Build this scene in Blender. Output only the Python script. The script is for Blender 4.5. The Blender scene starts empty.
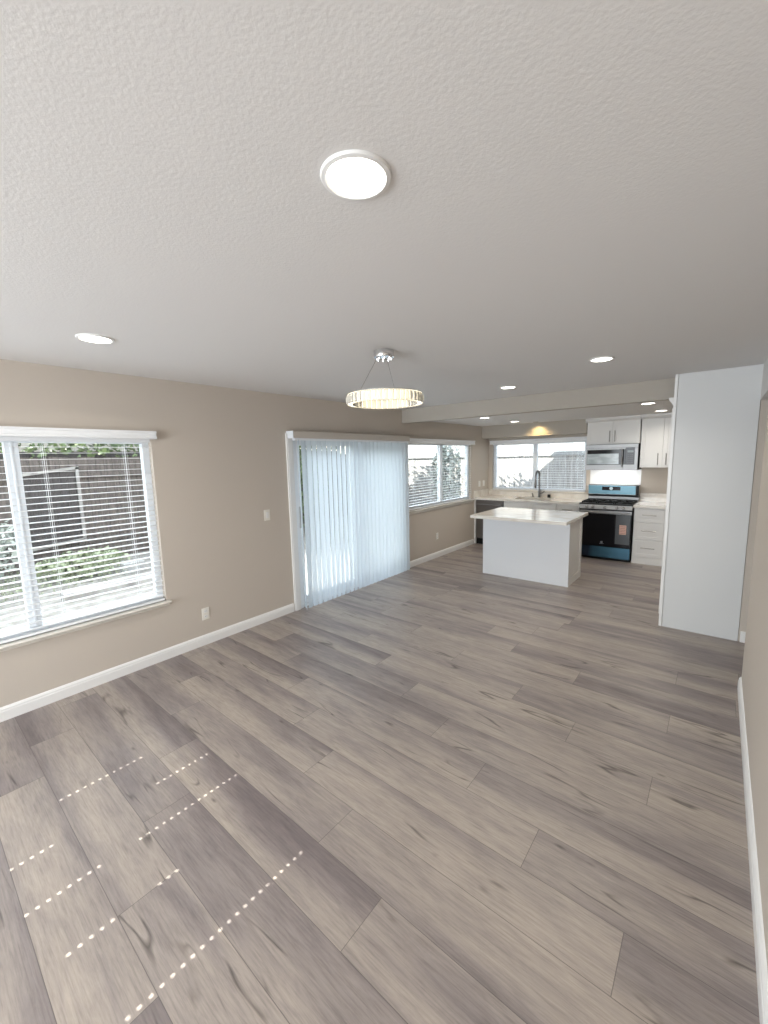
import bpy, bmesh, math, random
from mathutils import Vector, Matrix
random.seed(7)
PI = math.pi
SC = bpy.context.scene
COL = SC.collection

# ------------------------------------------------------------------ camera
cam_d = bpy.data.cameras.new('camera'); cam = bpy.data.objects.new('camera', cam_d); COL.objects.link(cam)
cam_d.sensor_fit = 'HORIZONTAL'; cam_d.sensor_width = 36.0; cam_d.lens = 36.0 * 406.167 / 768.0
cam_d.clip_start = 0.02; cam_d.clip_end = 200
FW = Vector((-0.63172105, 0.76401634, -0.13117758)); RT = Vector((0.77243856, 0.63465581, -0.0234666)); UP = RT.cross(FW)
M = Matrix((RT, UP, -FW)).transposed().to_4x4(); M.translation = Vector((3.7097, 0.0, 1.7324))
cam.matrix_world = M
SC.camera = cam

# ------------------------------------------------------------------ world, sun, exposure
SC.view_settings.view_transform = 'Standard'; SC.view_settings.look = 'None'
SC.view_settings.gamma = 1.0; SC.view_settings.use_curve_mapping = False
SC.view_settings.exposure = 0.64
SKY = 2.3; SUN = 16.0; LAMP = 0.38; FILL = 1.15
w = bpy.data.worlds.new('world'); SC.world = w; w.use_nodes = True
wn = w.node_tree.nodes; wl = w.node_tree.links; wn.clear()
wo = wn.new('ShaderNodeOutputWorld'); wb = wn.new('ShaderNodeBackground'); sky = wn.new('ShaderNodeTexSky')
sky.sky_type = 'NISHITA'; sky.sun_disc = False; sky.sun_elevation = math.radians(30.6); sky.sun_rotation = math.radians(-73)
sky.air_density = 1.0; sky.dust_density = 2.0; sky.ozone_density = 1.0
wmix = wn.new('ShaderNodeMix'); wmix.data_type = 'RGBA'; wmix.inputs[0].default_value = 0.6
wsc = wn.new('ShaderNodeVectorMath'); wsc.operation = 'SCALE'; wsc.inputs['Scale'].default_value = 0.12
wl.new(sky.outputs[0], wsc.inputs[0]); wl.new(wsc.outputs[0], wmix.inputs[6]); wmix.inputs[7].default_value = (0.86, 0.93, 1.0, 1)
wl.new(wmix.outputs[2], wb.inputs[0]); wb.inputs[1].default_value = SKY; wl.new(wb.outputs[0], wo.inputs[0])
SUN_DIR = Vector((1.0, 0.5, -0.618)).normalized()
sd = bpy.data.lights.new('sun', 'SUN'); sd.energy = SUN; sd.angle = math.radians(0.06); sd.color = (1.0, 0.95, 0.86)
so = bpy.data.objects.new('sun', sd); COL.objects.link(so); so.rotation_euler = SUN_DIR.to_track_quat('-Z', 'Y').to_euler(); so.location = (-8, -2, 6)
# added fill lamp behind the camera, outside an unseen window opening
def area(name, loc, rot, sx, sy, power, col):
    d = bpy.data.lights.new(name, 'AREA'); d.shape = 'RECTANGLE'; d.size = sx; d.size_y = sy; d.energy = power; d.color = col
    o = bpy.data.objects.new(name, d); COL.objects.link(o); o.location = loc; o.rotation_euler = rot; return o
area('rear_fill_lamp', (1.9, -3.62, 1.35), (math.radians(90), 0, 0), 3.2, 1.9, 150 * FILL, (0.90, 0.955, 1.0))

cy = SC.cycles
cy.max_bounces = 8; cy.diffuse_bounces = 5; cy.glossy_bounces = 4; cy.transmission_bounces = 6; cy.transparent_max_bounces = 24
cy.sample_clamp_indirect = 4.0; cy.caustics_reflective = False; cy.caustics_refractive = False
cy.use_denoising = True

# ------------------------------------------------------------------ materials
def mat(name, col, rough=0.5, metal=0.0, spec=0.5, bump=None, emit=None, coat=0.0, trans=0.0, alpha=None):
    m = bpy.data.materials.new(name); m.use_nodes = True; nt = m.node_tree; p = nt.nodes['Principled BSDF']
    p.inputs['Base Color'].default_value = (*col, 1); p.inputs['Roughness'].default_value = rough; p.inputs['Metallic'].default_value = metal
    p.inputs['Specular IOR Level'].default_value = spec; p.inputs['Coat Weight'].default_value = coat
    p.inputs['Transmission Weight'].default_value = trans
    if emit: p.inputs['Emission Color'].default_value = (*emit[0], 1); p.inputs['Emission Strength'].default_value = emit[1]
    if bump:
        sc_, st, dist = bump
        tc = nt.nodes.new('ShaderNodeTexCoord'); nz = nt.nodes.new('ShaderNodeTexNoise'); nz.inputs['Scale'].default_value = sc_; nz.inputs['Detail'].default_value = 3
        b = nt.nodes.new('ShaderNodeBump'); b.inputs['Strength'].default_value = st; b.inputs['Distance'].default_value = dist
        nt.links.new(tc.outputs['Object'], nz.inputs['Vector']); nt.links.new(nz.outputs[0], b.inputs['Height']); nt.links.new(b.outputs[0], p.inputs['Normal'])
    return m
def varied(m, scale, c1, c2, stretch=(1, 1, 1), detail=4, rand=False, pos=(0.35, 0.65)):
    nt = m.node_tree; p = nt.nodes['Principled BSDF']
    tc = nt.nodes.new('ShaderNodeTexCoord'); mp = nt.nodes.new('ShaderNodeMapping'); mp.inputs['Scale'].default_value = stretch
    nz = nt.nodes.new('ShaderNodeTexNoise'); nz.inputs['Scale'].default_value = scale; nz.inputs['Detail'].default_value = detail
    r = nt.nodes.new('ShaderNodeValToRGB'); r.color_ramp.elements[0].position = pos[0]; r.color_ramp.elements[1].position = pos[1]
    r.color_ramp.elements[0].color = (*c1, 1); r.color_ramp.elements[1].color = (*c2, 1)
    nt.links.new(tc.outputs['Object'], mp.inputs[0]); nt.links.new(mp.outputs[0], nz.inputs['Vector'])
    if rand:
        g = nt.nodes.new('ShaderNodeNewGeometry'); nt.links.new(g.outputs['Random Per Island'], r.inputs[0])
    else: nt.links.new(nz.outputs[0], r.inputs[0])
    nt.links.new(r.outputs[0], p.inputs['Base Color']); return m

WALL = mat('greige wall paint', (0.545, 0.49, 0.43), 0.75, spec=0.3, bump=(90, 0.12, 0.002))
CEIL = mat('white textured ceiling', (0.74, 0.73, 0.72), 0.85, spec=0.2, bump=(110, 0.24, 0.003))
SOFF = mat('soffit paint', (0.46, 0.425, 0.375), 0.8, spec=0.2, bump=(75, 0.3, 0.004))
TRIM = mat('white trim gloss', (0.80, 0.80, 0.79), 0.35)
VINYL = mat('white vinyl frame', (0.80, 0.84, 0.88), 0.4)
SILL = mat('cream sill', (0.72, 0.69, 0.63), 0.45)
PLATE = mat('plate plastic', (0.78, 0.76, 0.70), 0.4)
CAB = mat('white cabinet lacquer', (0.73, 0.72, 0.70), 0.3)
PANEL = mat('satin white panel', (0.67, 0.68, 0.68), 0.34, spec=0.25)
ISL = mat('island panel white', (0.72, 0.735, 0.76), 0.35)
STEEL = mat('stainless steel', (0.30, 0.30, 0.30), 0.42, metal=1.0)
DSTEEL = mat('dark stainless', (0.20, 0.19, 0.185), 0.35, metal=1.0)
CHROME = mat('chrome', (0.75, 0.75, 0.76), 0.08, metal=1.0)
NICKEL = mat('nickel pull', (0.35, 0.33, 0.31), 0.35, metal=0.9)
BLACKG = mat('black glass', (0.006, 0.006, 0.008), 0.08, spec=0.18)
BLACK = mat('black enamel', (0.010, 0.010, 0.010), 0.4, spec=0.15)
IRON = mat('cast iron', (0.010, 0.010, 0.010), 0.6, spec=0.15)
FILM = mat('blue protective film', (0.08, 0.18, 0.23), 0.25, metal=0.3)
FILM2 = varied(mat('blue film drawer', (0.05, 0.13, 0.2), 0.22, metal=0.5), 1.6, (0.012, 0.025, 0.05), (0.05, 0.14, 0.21), (1.6, 1, 0.3), 1, pos=(0.47, 0.62))  # blue film; its dark and light tones stand in for reflections
PFILM = varied(mat('milky film with reflection', (0.4, 0.45, 0.47), 0.15), 14, (0.34, 0.40, 0.43), (0.52, 0.59, 0.62), (.5, 1, 1.2), 1)  # milky film; its pale tones also stand in for a window reflection
STICK = mat('sticker paper', (0.62, 0.40, 0.33), 0.6)
SPLASHW = mat('white backsplash panel', (0.86, 0.87, 0.87), 0.25)
SLAT = mat('blind slat white', (0.84, 0.86, 0.88), 0.4)
CORD = mat('white cord', (0.8, 0.82, 0.84), 0.7)
QUARTZ = varied(mat('quartz', (0.7, 0.66, 0.6), 0.12, coat=0.3), 5, (0.74, 0.71, 0.66), (0.60, 0.55, 0.49), (1, 2.2, 1), 8, pos=(0.45, 0.72))
SINK = mat('sink steel', (0.28, 0.26, 0.24), 0.35, metal=0.9)
LED = mat('led diffuser', (1, 1, 1), 0.5, emit=((1.0, 0.95, 0.84), 5.0))
LEDW = mat('ring led', (1, 1, 1), 0.5, emit=((1.0, 0.90, 0.68), 1.3))
# crystal: clear faceted glass, a little milky
CRY = mat('crystal glass', (0.98, 0.95, 0.86), 0.06, trans=0.55)
CRY.node_tree.nodes['Principled BSDF'].inputs['IOR'].default_value = 1.5
# window glass: clear sheet with a faint reflection
GLASS = bpy.data.materials.new('window glass'); GLASS.use_nodes = True
_n = GLASS.node_tree.nodes; _l = GLASS.node_tree.links; _n.clear()
_o = _n.new('ShaderNodeOutputMaterial'); _m = _n.new('ShaderNodeMixShader'); _t = _n.new('ShaderNodeBsdfTransparent'); _g = _n.new('ShaderNodeBsdfGlossy'); _f = _n.new('ShaderNodeLayerWeight'); _f.inputs[0].default_value = 0.5; _p = _n.new('ShaderNodeMath'); _p.operation = 'POWER'; _p.inputs[1].default_value = 4.0; _q = _n.new('ShaderNodeMath'); _q.operation = 'MULTIPLY_ADD'; _q.inputs[1].default_value = 0.45; _q.inputs[2].default_value = 0.03
_l.new(_f.outputs['Facing'], _p.inputs[0]); _l.new(_p.outputs[0], _q.inputs[0]); _t.inputs[0].default_value = (0.95, 0.97, 0.97, 1); _g.inputs['Roughness'].default_value = 0.02
_l.new(_q.outputs[0], _m.inputs[0]); _l.new(_t.outputs[0], _m.inputs[1]); _l.new(_g.outputs[0], _m.inputs[2]); _l.new(_m.outputs[0], _o.inputs[0])
# translucent vertical vanes
VANE = bpy.data.materials.new('translucent vane'); VANE.use_nodes = True
_n = VANE.node_tree.nodes; _l = VANE.node_tree.links; _n.clear()
_o = _n.new('ShaderNodeOutputMaterial'); _m = _n.new('ShaderNodeMixShader'); _t = _n.new('ShaderNodeBsdfTranslucent'); _d = _n.new('ShaderNodeBsdfDiffuse')
_m.inputs[0].default_value = 0.66; _t.inputs[0].default_value = (0.62, 0.70, 0.77, 1); _d.inputs[0].default_value = (0.80, 0.84, 0.88, 1)
_l.new(_d.outputs[0], _m.inputs[1]); _l.new(_t.outputs[0], _m.inputs[2]); _l.new(_m.outputs[0], _o.inputs[0])
# exterior
FENCE = varied(mat('weathered fence wood', (0.1, 0.08, 0.07), 0.85), 6, (0.10, 0.085, 0.08), (0.20, 0.17, 0.155), (1, 6, 0.6), 5)
FENCEW = varied(mat('pale fence wood', (0.5, 0.45, 0.4), 0.8), 6, (0.30, 0.285, 0.27), (0.50, 0.485, 0.47), (5, 1, 0.5), 5)
DARKW = varied(mat('dark stained boards', (0.05, 0.05, 0.05), 0.8), 8, (0.05, 0.045, 0.045), (0.10, 0.09, 0.09), (1, 8, 0.6), 4)
GROUND = varied(mat('pale garden gravel', (0.6, 0.57, 0.52), 0.9), 9, (0.24, 0.225, 0.20), (0.40, 0.385, 0.36), (1, 1, 1), 6)
DECK = mat('pale concrete patio', (0.42, 0.41, 0.39), 0.8, bump=(30, 0.2, 0.005))
BLOCK = varied(mat('concrete block', (0.4, 0.4, 0.4), 0.9), 30, (0.33, 0.33, 0.33), (0.48, 0.48, 0.47))
LEAF = varied(mat('leaves', (0.1, 0.2, 0.05), 0.5), 1, (0.04, 0.07, 0.03), (0.34, 0.44, 0.20), rand=True, pos=(0.0, 1.0))
LEAF2 = varied(mat('grey leaves', (0.2, 0.25, 0.15), 0.5), 1, (0.13, 0.15, 0.13), (0.75, 0.80, 0.74), rand=True, pos=(0.0, 1.0))
GRASS = varied(mat('pale grass', (0.3, 0.4, 0.15), 0.6), 1, (0.20, 0.26, 0.13), (0.52, 0.56, 0.40), rand=True, pos=(0.0, 1.0))
BARK = mat('bark', (0.09, 0.07, 0.055), 0.9)
STUCCO = mat('stucco', (0.55, 0.50, 0.44), 0.9)
ROOFT = mat('roof tile', (0.12, 0.10, 0.09), 0.9)

COVER = bpy.data.materials.new('translucent sun screen'); COVER.use_nodes = True  # for the added overhead sheet; spreads sunlight towards the windows
_n = COVER.node_tree.nodes; _l = COVER.node_tree.links; _n.clear()
_o = _n.new('ShaderNodeOutputMaterial'); _m = _n.new('ShaderNodeMixShader'); _t = _n.new('ShaderNodeBsdfTranslucent'); _d = _n.new('ShaderNodeBsdfDiffuse')
_m.inputs[0].default_value = 0.75; _t.inputs[0].default_value = (0.90, 0.94, 1.0, 1); _d.inputs[0].default_value = (0.9, 0.92, 0.95, 1)
_l.new(_d.outputs[0], _m.inputs[1]); _l.new(_t.outputs[0], _m.inputs[2]); _l.new(_m.outputs[0], _o.inputs[0])
# floor: vinyl planks, each plank its own tone and grain (seed stored per face, plank coordinates in the UV map)
FLOOR = bpy.data.materials.new('greige vinyl plank'); FLOOR.use_nodes = True
nt = FLOOR.node_tree; N = nt.nodes; Lk = nt.links; P = N['Principled BSDF']
def nd(t, **k):
    n = N.new(t)
    for a, b in k.items(): setattr(n, a, b)
    return n
def mth(op, a, b=None, c=None):
    n = nd('ShaderNodeMath', operation=op)
    for i, v in enumerate((a, b, c)):
        if v is None: continue
        if isinstance(v, (int, float)): n.inputs[i].default_value = v
        else: Lk.new(v, n.inputs[i])
    return n.outputs[0]
def comb(x, y, z):
    n = nd('ShaderNodeCombineXYZ')
    for i, v in enumerate((x, y, z)):
        if isinstance(v, (int, float)): n.inputs[i].default_value = v
        else: Lk.new(v, n.inputs[i])
    return n.outputs[0]
def noise(vec, detail=4, rough=0.55, dist=0.0):
    n = nd('ShaderNodeTexNoise'); n.inputs['Scale'].default_value = 1; n.inputs['Detail'].default_value = detail; n.inputs['Roughness'].default_value = rough
    n.inputs['Distortion'].default_value = dist; Lk.new(vec, n.inputs['Vector']); return n.outputs[0]
def ramp(v, els):
    n = nd('ShaderNodeValToRGB'); cr = n.color_ramp
    while len(cr.elements) < len(els): cr.elements.new(0.5)
    for e, (p_, c_) in zip(cr.elements, els): e.position = p_; e.color = (*c_, 1)
    Lk.new(v, n.inputs[0]); return n.outputs[0]
def mixc(f, a, b, mode='MIX'):
    n = nd('ShaderNodeMix', data_type='RGBA', blend_type=mode)
    for i, v in ((0, f), (6, a), (7, b)):
        if isinstance(v, (int, float)): n.inputs[i].default_value = v
        elif isinstance(v, tuple): n.inputs[i].default_value = (*v, 1)
        else: Lk.new(v, n.inputs[i])
    return n.outputs[2]
uv = nd('ShaderNodeUVMap', uv_map='plank'); sep = nd('ShaderNodeSeparateXYZ'); Lk.new(uv.outputs[0], sep.inputs[0]); U, V = sep.outputs[0], sep.outputs[1]
at_ = nd('ShaderNodeAttribute', attribute_name='seed'); S = at_.outputs['Fac']
S37 = mth('MULTIPLY', S, 37.0); S91 = mth('MULTIPLY', S, 91.0)
big = noise(comb(mth('MULTIPLY_ADD', U, 0.9, S37), mth('MULTIPLY_ADD', V, 7.0, S91), S), 2, 0.5, 0.3)
S3 = mth('MULTIPLY_ADD', mth('FRACT', mth('MULTIPLY', S, 3.77)), 1.15, -0.42)
bandv = mth('ADD', mth('MULTIPLY', mth('SUBTRACT', mth('MULTIPLY', V, 4.37), 0.5), S3), mth('MULTIPLY_ADD', big, 1.1, -0.02))
S2 = mth('FRACT', mth('MULTIPLY', S, 7.31))
bandv = mth('ADD', bandv, mth('MULTIPLY_ADD', S2, 0.34, -0.20))
basec = ramp(bandv, [(0.20, (0.385, 0.332, 0.292)), (0.45, (0.330, 0.285, 0.258)), (0.62, (0.252, 0.217, 0.208)), (0.85, (0.180, 0.151, 0.150))])
grain = noise(comb(mth('MULTIPLY_ADD', U, 7.0, S37), mth('MULTIPLY_ADD', V, 130.0, S91), S), 6, 0.7, 0.2)
gcol = ramp(grain, [(0.30, (0.74, 0.74, 0.74)), (0.50, (1.0, 1.0, 1.0)), (0.72, (1.18, 1.18, 1.17))])
c1 = mixc(1.0, basec, gcol, 'MULTIPLY')
blot = noise(comb(mth('MULTIPLY_ADD', U, 5.0, S91), mth('MULTIPLY_ADD', V, 22.0, S37), S), 5, 0.65, 0.6)
c1 = mixc(1.0, c1, ramp(blot, [(0.30, (0.84, 0.84, 0.86)), (0.6, (1.05, 1.05, 1.04))]), 'MULTIPLY')
# long dark cracks and knots
cr = noise(comb(mth('MULTIPLY_ADD', U, 1.1, S91), mth('MULTIPLY_ADD', V, 9.0, S37), S37), 2, 0.45, 0.15)
line = mth('SUBTRACT', 1.0, mth('MULTIPLY', mth('ABSOLUTE', mth('SUBTRACT', cr, 0.5)), 48.0)); line = mth('MAXIMUM', line, 0.0)
msk = noise(comb(mth('MULTIPLY_ADD', U, 3.1, S37), mth('MULTIPLY_ADD', V, 6.0, S37), S91), 2, 0.5)
msk = mth('MINIMUM', mth('MAXIMUM', mth('MULTIPLY', mth('SUBTRACT', msk, 0.54), 8.0), 0.0), 1.0)
crack = mth('MULTIPLY', mth('MULTIPLY', line, msk), 0.80)
vor = nd('ShaderNodeTexVoronoi'); vor.inputs['Scale'].default_value = 1.0; Lk.new(comb(mth('MULTIPLY_ADD', U, 2.1, S37), mth('MULTIPLY_ADD', V, 6.5, S91), S), vor.inputs['Vector'])
knot = mth('MAXIMUM', mth('SUBTRACT', 1.0, mth('MULTIPLY', vor.outputs['Distance'], 16.0)), 0.0)
dark = mth('MINIMUM', mth('ADD', crack, mth('MULTIPLY', knot, 0.75)), 0.8)
c1 = mixc(dark, c1, (0.055, 0.045, 0.042))
ev = mth('MINIMUM', V, mth('SUBTRACT', 0.2286, V)); eu = mth('MINIMUM', U, mth('SUBTRACT', 1.524, U))
seam = mth('LESS_THAN', mth('MINIMUM', ev, eu), 0.0013)
c1 = mixc(mth('MULTIPLY', seam, 0.62), c1, (0.06, 0.052, 0.048))
Lk.new(c1, P.inputs['Base Color'])
Lk.new(mth('MULTIPLY_ADD', grain, 0.16, 0.31), P.inputs['Roughness']); P.inputs['Specular IOR Level'].default_value = 0.5
bp = nd('ShaderNodeBump'); bp.inputs['Strength'].default_value = 0.25; bp.inputs['Distance'].default_value = 0.002
Lk.new(mth('SUBTRACT', grain, mth('ADD', seam, dark)), bp.inputs['Height']); Lk.new(bp.outputs[0], P.inputs['Normal'])

# ------------------------------------------------------------------ mesh helpers (all coordinates are world coordinates)
class MB:
    def __init__(s): s.v = []; s.f = []; s.m = []; s.cur = 0
    def box(s, x0, x1, y0, y1, z0, z1):
        b = len(s.v)
        s.v += [(x, y, z) for z in (z0, z1) for y in (y0, y1) for x in (x0, x1)]
        for q in ((0, 2, 3, 1), (4, 5, 7, 6), (0, 1, 5, 4), (2, 6, 7, 3), (0, 4, 6, 2), (1, 3, 7, 5)):
            s.f.append(tuple(b + i for i in q)); s.m.append(s.cur)
        return s
    def quad(s, *p):
        b = len(s.v); s.v += list(p); s.f.append(tuple(range(b, b + len(p)))); s.m.append(s.cur); return s
    def prof(s, pts, axis, a0, a1):
        # extrude a closed 2-D profile along an axis; pts give the other two coordinates in xyz order
        b = len(s.v); n = len(pts)
        for a in (a0, a1):
            for p in pts:
                q = list(p); q.insert('XYZ'.index(axis), a); s.v.append(tuple(q))
        for i in range(n):
            j = (i + 1) % n; s.f.append((b + i, b + j, b + n + j, b + n + i)); s.m.append(s.cur)
        s.f.append(tuple(b + i for i in reversed(range(n)))); s.m.append(s.cur)
        s.f.append(tuple(b + n + i for i in range(n))); s.m.append(s.cur); return s
    def tube(s, path, r, seg=10, closed=False):
        path = [Vector(p) for p in path]; b = len(s.v); n = len(path); prev = None
        for i, p in enumerate(path):
            if closed: t = path[(i + 1) % n] - path[i - 1]
            else: t = path[min(i + 1, n - 1)] - path[max(i - 1, 0)]
            t.normalize()
            if prev is None:
                a = Vector((0, 0, 1)) if abs(t.z) < 0.9 else Vector((1, 0, 0)); nrm = t.cross(a).normalized()
            else: nrm = (prev - t * prev.dot(t)).normalized()
            prev = nrm; bn = t.cross(nrm); rr = r[i] if isinstance(r, (list, tuple)) else r
            for k in range(seg):
                a = 2 * PI * k / seg; s.v.append(tuple(p + nrm * math.cos(a) * rr + bn * math.sin(a) * rr))
        for i in range(n if closed else n - 1):
            j = (i + 1) % n
            for k in range(seg):
                l = (k + 1) % seg; s.f.append((b + i * seg + k, b + i * seg + l, b + j * seg + l, b + j * seg + k)); s.m.append(s.cur)
        if not closed:
            s.f.append(tuple(b + k for k in reversed(range(seg)))); s.m.append(s.cur)
            s.f.append(tuple(b + (n - 1) * seg + k for k in range(seg))); s.m.append(s.cur)
        return s
    def lathe(s, c, pr, seg=32, axis='Z'):
        b = len(s.v); n = len(pr)
        for (r, h) in pr:
            for k in range(seg):
                a = 2 * PI * k / seg; x, y = r * math.cos(a), r * math.sin(a)
                if axis == 'Z': p = (c[0] + x, c[1] + y, c[2] + h)
                elif axis == 'Y': p = (c[0] + x, c[1] + h, c[2] + y)
                else: p = (c[0] + h, c[1] + x, c[2] + y)
                s.v.append(p)
        for i in range(n - 1):
            for k in range(seg):
                l = (k + 1) % seg; s.f.append((b + i * seg + k, b + i * seg + l, b + (i + 1) * seg + l, b + (i + 1) * seg + k)); s.m.append(s.cur)
        s.f.append(tuple(b + k for k in reversed(range(seg)))); s.m.append(s.cur)
        s.f.append(tuple(b + (n - 1) * seg + k for k in range(seg))); s.m.append(s.cur); return s
    def build(s, name, mats, parent=None, loc=None, bevel=0.0, smooth=False):
        if not isinstance(mats, (list, tuple)): mats = [mats]
        off = Vector(parent['_w']) if parent is not None else Vector(loc or (0, 0, 0))
        if parent is not None and loc is not None: off = Vector(loc)
        me = bpy.data.meshes.new(name); me.from_pydata([tuple(Vector(p) - off) for p in s.v], [], s.f)
        for m_ in mats: me.materials.append(m_)
        for p, i in zip(me.polygons, s.m): p.material_index = i
        bm = bmesh.new(); bm.from_mesh(me); bmesh.ops.recalc_face_normals(bm, faces=bm.faces)
        if bevel: bmesh.ops.bevel(bm, geom=[e for e in bm.edges if len(e.link_faces) == 2 and e.calc_face_angle(0) > 0.6], offset=bevel, segments=2, affect='EDGES', profile=0.5)
        if smooth:
            for f in bm.faces: f.smooth = True
            for e in bm.edges:
                if len(e.link_faces) == 2 and e.calc_face_angle(0) > 0.7: e.smooth = False
        bm.to_mesh(me); bm.free()
        o = bpy.data.objects.new(name, me); COL.objects.link(o)
        if parent is not None:
            o.parent = parent; o.location = off - Vector(parent['_w'])
        else: o.location = off
        o['_w'] = tuple(off); return o
def B(*a): return MB().box(*a)
def tag(o, label=None, cat=None, group=None, kind=None):
    if label: o['label'] = label
    if cat: o['category'] = cat
    if group: o['group'] = group
    if kind: o['kind'] = kind
    return o
def thing(name, loc, label=None, cat=None, group=None, kind=None):
    o = bpy.data.objects.new(name, None); COL.objects.link(o); o.location = loc; o['_w'] = tuple(loc); o.empty_display_size = 0.1
    return tag(o, label, cat, group, kind)
def struct(name, mb, m, parent=None, **k):
    o = mb.build(name, m, parent, **k)
    if parent is None: o['kind'] = 'structure'
    return o
def copy_tree(o, parent=None):
    c = o.copy(); COL.objects.link(c)
    if parent is not None: c.parent = parent
    for ch in list(o.children): copy_tree(ch, c)
    return c

# ------------------------------------------------------------------ room constants
XR = 3.94; YB = 7.92; YF = -3.2; HZ = 2.44; KZ = 2.31; YH0 = 3.765; YH1 = 4.755
W1 = (-1.10, 1.435, 0.53, 1.955); DR = (2.90, 4.93, 0.0, 2.01); W2 = (5.06, 7.17, 0.905, 1.985); W3 = (0.09, 1.87, 1.04, 1.985)

# floor, plank by plank
def make_floor():
    seams = {-1: .876, 0: .5, 1: .129, 2: 1.258, 3: .881, 4: .502, 5: .12, 6: 1.267, 7: .896, 8: .49, 9: 1.568, 10: 1.14, 11: .514, 12: 1.43, 13: .85, 14: .511}
    vs = []; fs = []; uvs = []; seeds = []
    j = int(math.floor((YF - .364) / .2286)); rnd = random.Random(11)
    while .364 + .2286 * j < YB:
        y0 = .364 + .2286 * j; y1 = y0 + .2286; c0 = max(y0, YF); c1_ = min(y1, YB)
        xmax = 5.3 if (y1 > YH0 and y0 < YH1) else XR
        s = seams.get(j, rnd.uniform(0, 1.5)); x = s - 1.524
        while x > 0: x -= 1.524
        while x < xmax:
            a0 = max(x, 0); a1 = min(x + 1.524, xmax)
            if a1 > a0 + 1e-4:
                b = len(vs); vs += [(a0, c0, 0), (a1, c0, 0), (a1, c1_, 0), (a0, c1_, 0)]; fs.append((b, b + 1, b + 2, b + 3))
                uvs += [(a0 - x, c0 - y0), (a1 - x, c0 - y0), (a1 - x, c1_ - y0), (a0 - x, c1_ - y0)]; seeds.append(rnd.random())
            x += 1.524
        j += 1
    me = bpy.data.meshes.new('floor'); me.from_pydata(vs, [], fs); me.materials.append(FLOOR)
    l = me.uv_layers.new(name='plank')
    for i, q in enumerate(uvs): l.data[i].uv = q
    a = me.attributes.new('seed', 'FLOAT', 'FACE')
    for i, q in enumerate(seeds): a.data[i].value = q
    o = bpy.data.objects.new('floor', me); COL.objects.link(o); o['kind'] = 'structure'
make_floor()

# walls with openings
def wall_y(mb, x0, x1, y0, y1, z0, z1, holes):   # wall running along Y
    y = y0
    for (a, b, c, d) in sorted(holes):
        mb.box(x0, x1, y, a, z0, z1)
        if c > z0: mb.box(x0, x1, a, b, z0, c)
        mb.box(x0, x1, a, b, d, z1); y = b
    mb.box(x0, x1, y, y1, z0, z1)
def wall_x(mb, y0, y1, x0, x1, z0, z1, holes):
    x = x0
    for (a, b, c, d) in sorted(holes):
        mb.box(x, a, y0, y1, z0, z1)
        if c > z0: mb.box(a, b, y0, y1, z0, c)
        mb.box(a, b, y0, y1, d, z1); x = b
    mb.box(x, x1, y0, y1, z0, z1)
m = MB(); wall_y(m, -0.13, 0, YF, YB + 0.13, -0.1, 2.6, [W1, DR, W2]); struct('wall_left', m, WALL)
m = MB(); wall_x(m, YB, YB + 0.13, 0, XR, -0.1, 2.6, [W3]); struct('wall_back', m, WALL)
m = MB(); wall_x(m, YF - 0.13, YF, -0.13, XR + 0.13, -0.1, 2.6, [(0.35, 3.45, 0.45, 2.25)]); struct('wall_front', m, WALL)  # opening added to let the rear fill lamp in
m = B(XR - .01, XR + 0.12, YF, YH0, 0, HZ);  m.box(XR, XR + 0.12, YH1 + .13, YB, 0, 2.6)
struct('wall_right', m, WALL)
m = B(XR, 5.3, YH1, YH1 + 0.12, 0, 2.6); m.box(5.3, 5.4, YH0 - .12, YH1 + .12, 0, 2.6); m.box(XR + .12, 5.3, YH0 - .12, YH0, 0, 2.6)
struct('wall_hallway', m, WALL)
YBM = 4.96
m = B(-0.13, XR + .13, YF - .13, YBM + .12, HZ, HZ + .12); m.box(XR, 5.4, YH0 - .1, YH1 + .1, HZ, HZ + .12)
struct('ceiling', m, CEIL)
struct('ceiling_kitchen', B(-0.13, XR + .13, YBM + .12, YB + .13, KZ, KZ + .12), CEIL)
struct('trim_4', B(XR - .004, XR + 0.12, YH0 + .002, YH1 - .012, 2.145, HZ), CEIL)       # header over the hallway opening
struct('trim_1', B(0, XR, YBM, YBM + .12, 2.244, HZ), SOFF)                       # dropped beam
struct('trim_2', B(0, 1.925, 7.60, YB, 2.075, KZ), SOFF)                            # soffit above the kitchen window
# baseboards
BP = lambda x, s: [(x, 0), (x + s * .016, 0), (x + s * .016, .066), (x + s * .013, .072), (x + s * .013, .082), (x + s * .006, .094), (x, .097)]
m = MB(); m.prof(BP(0, 1), 'Y', YF, 2.80); m.prof(BP(0, 1), 'Y', 4.98, 7.26); struct('baseboard_left', m, TRIM)
m = MB(); m.prof(BP(XR - .01, -1), 'Y', YF, YH0); struct('baseboard_right', m, TRIM)
m = MB(); m.prof(BP(YH1, -1), 'X', XR + .012, 5.3); struct('baseboard_hallway', m, TRIM)

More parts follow.
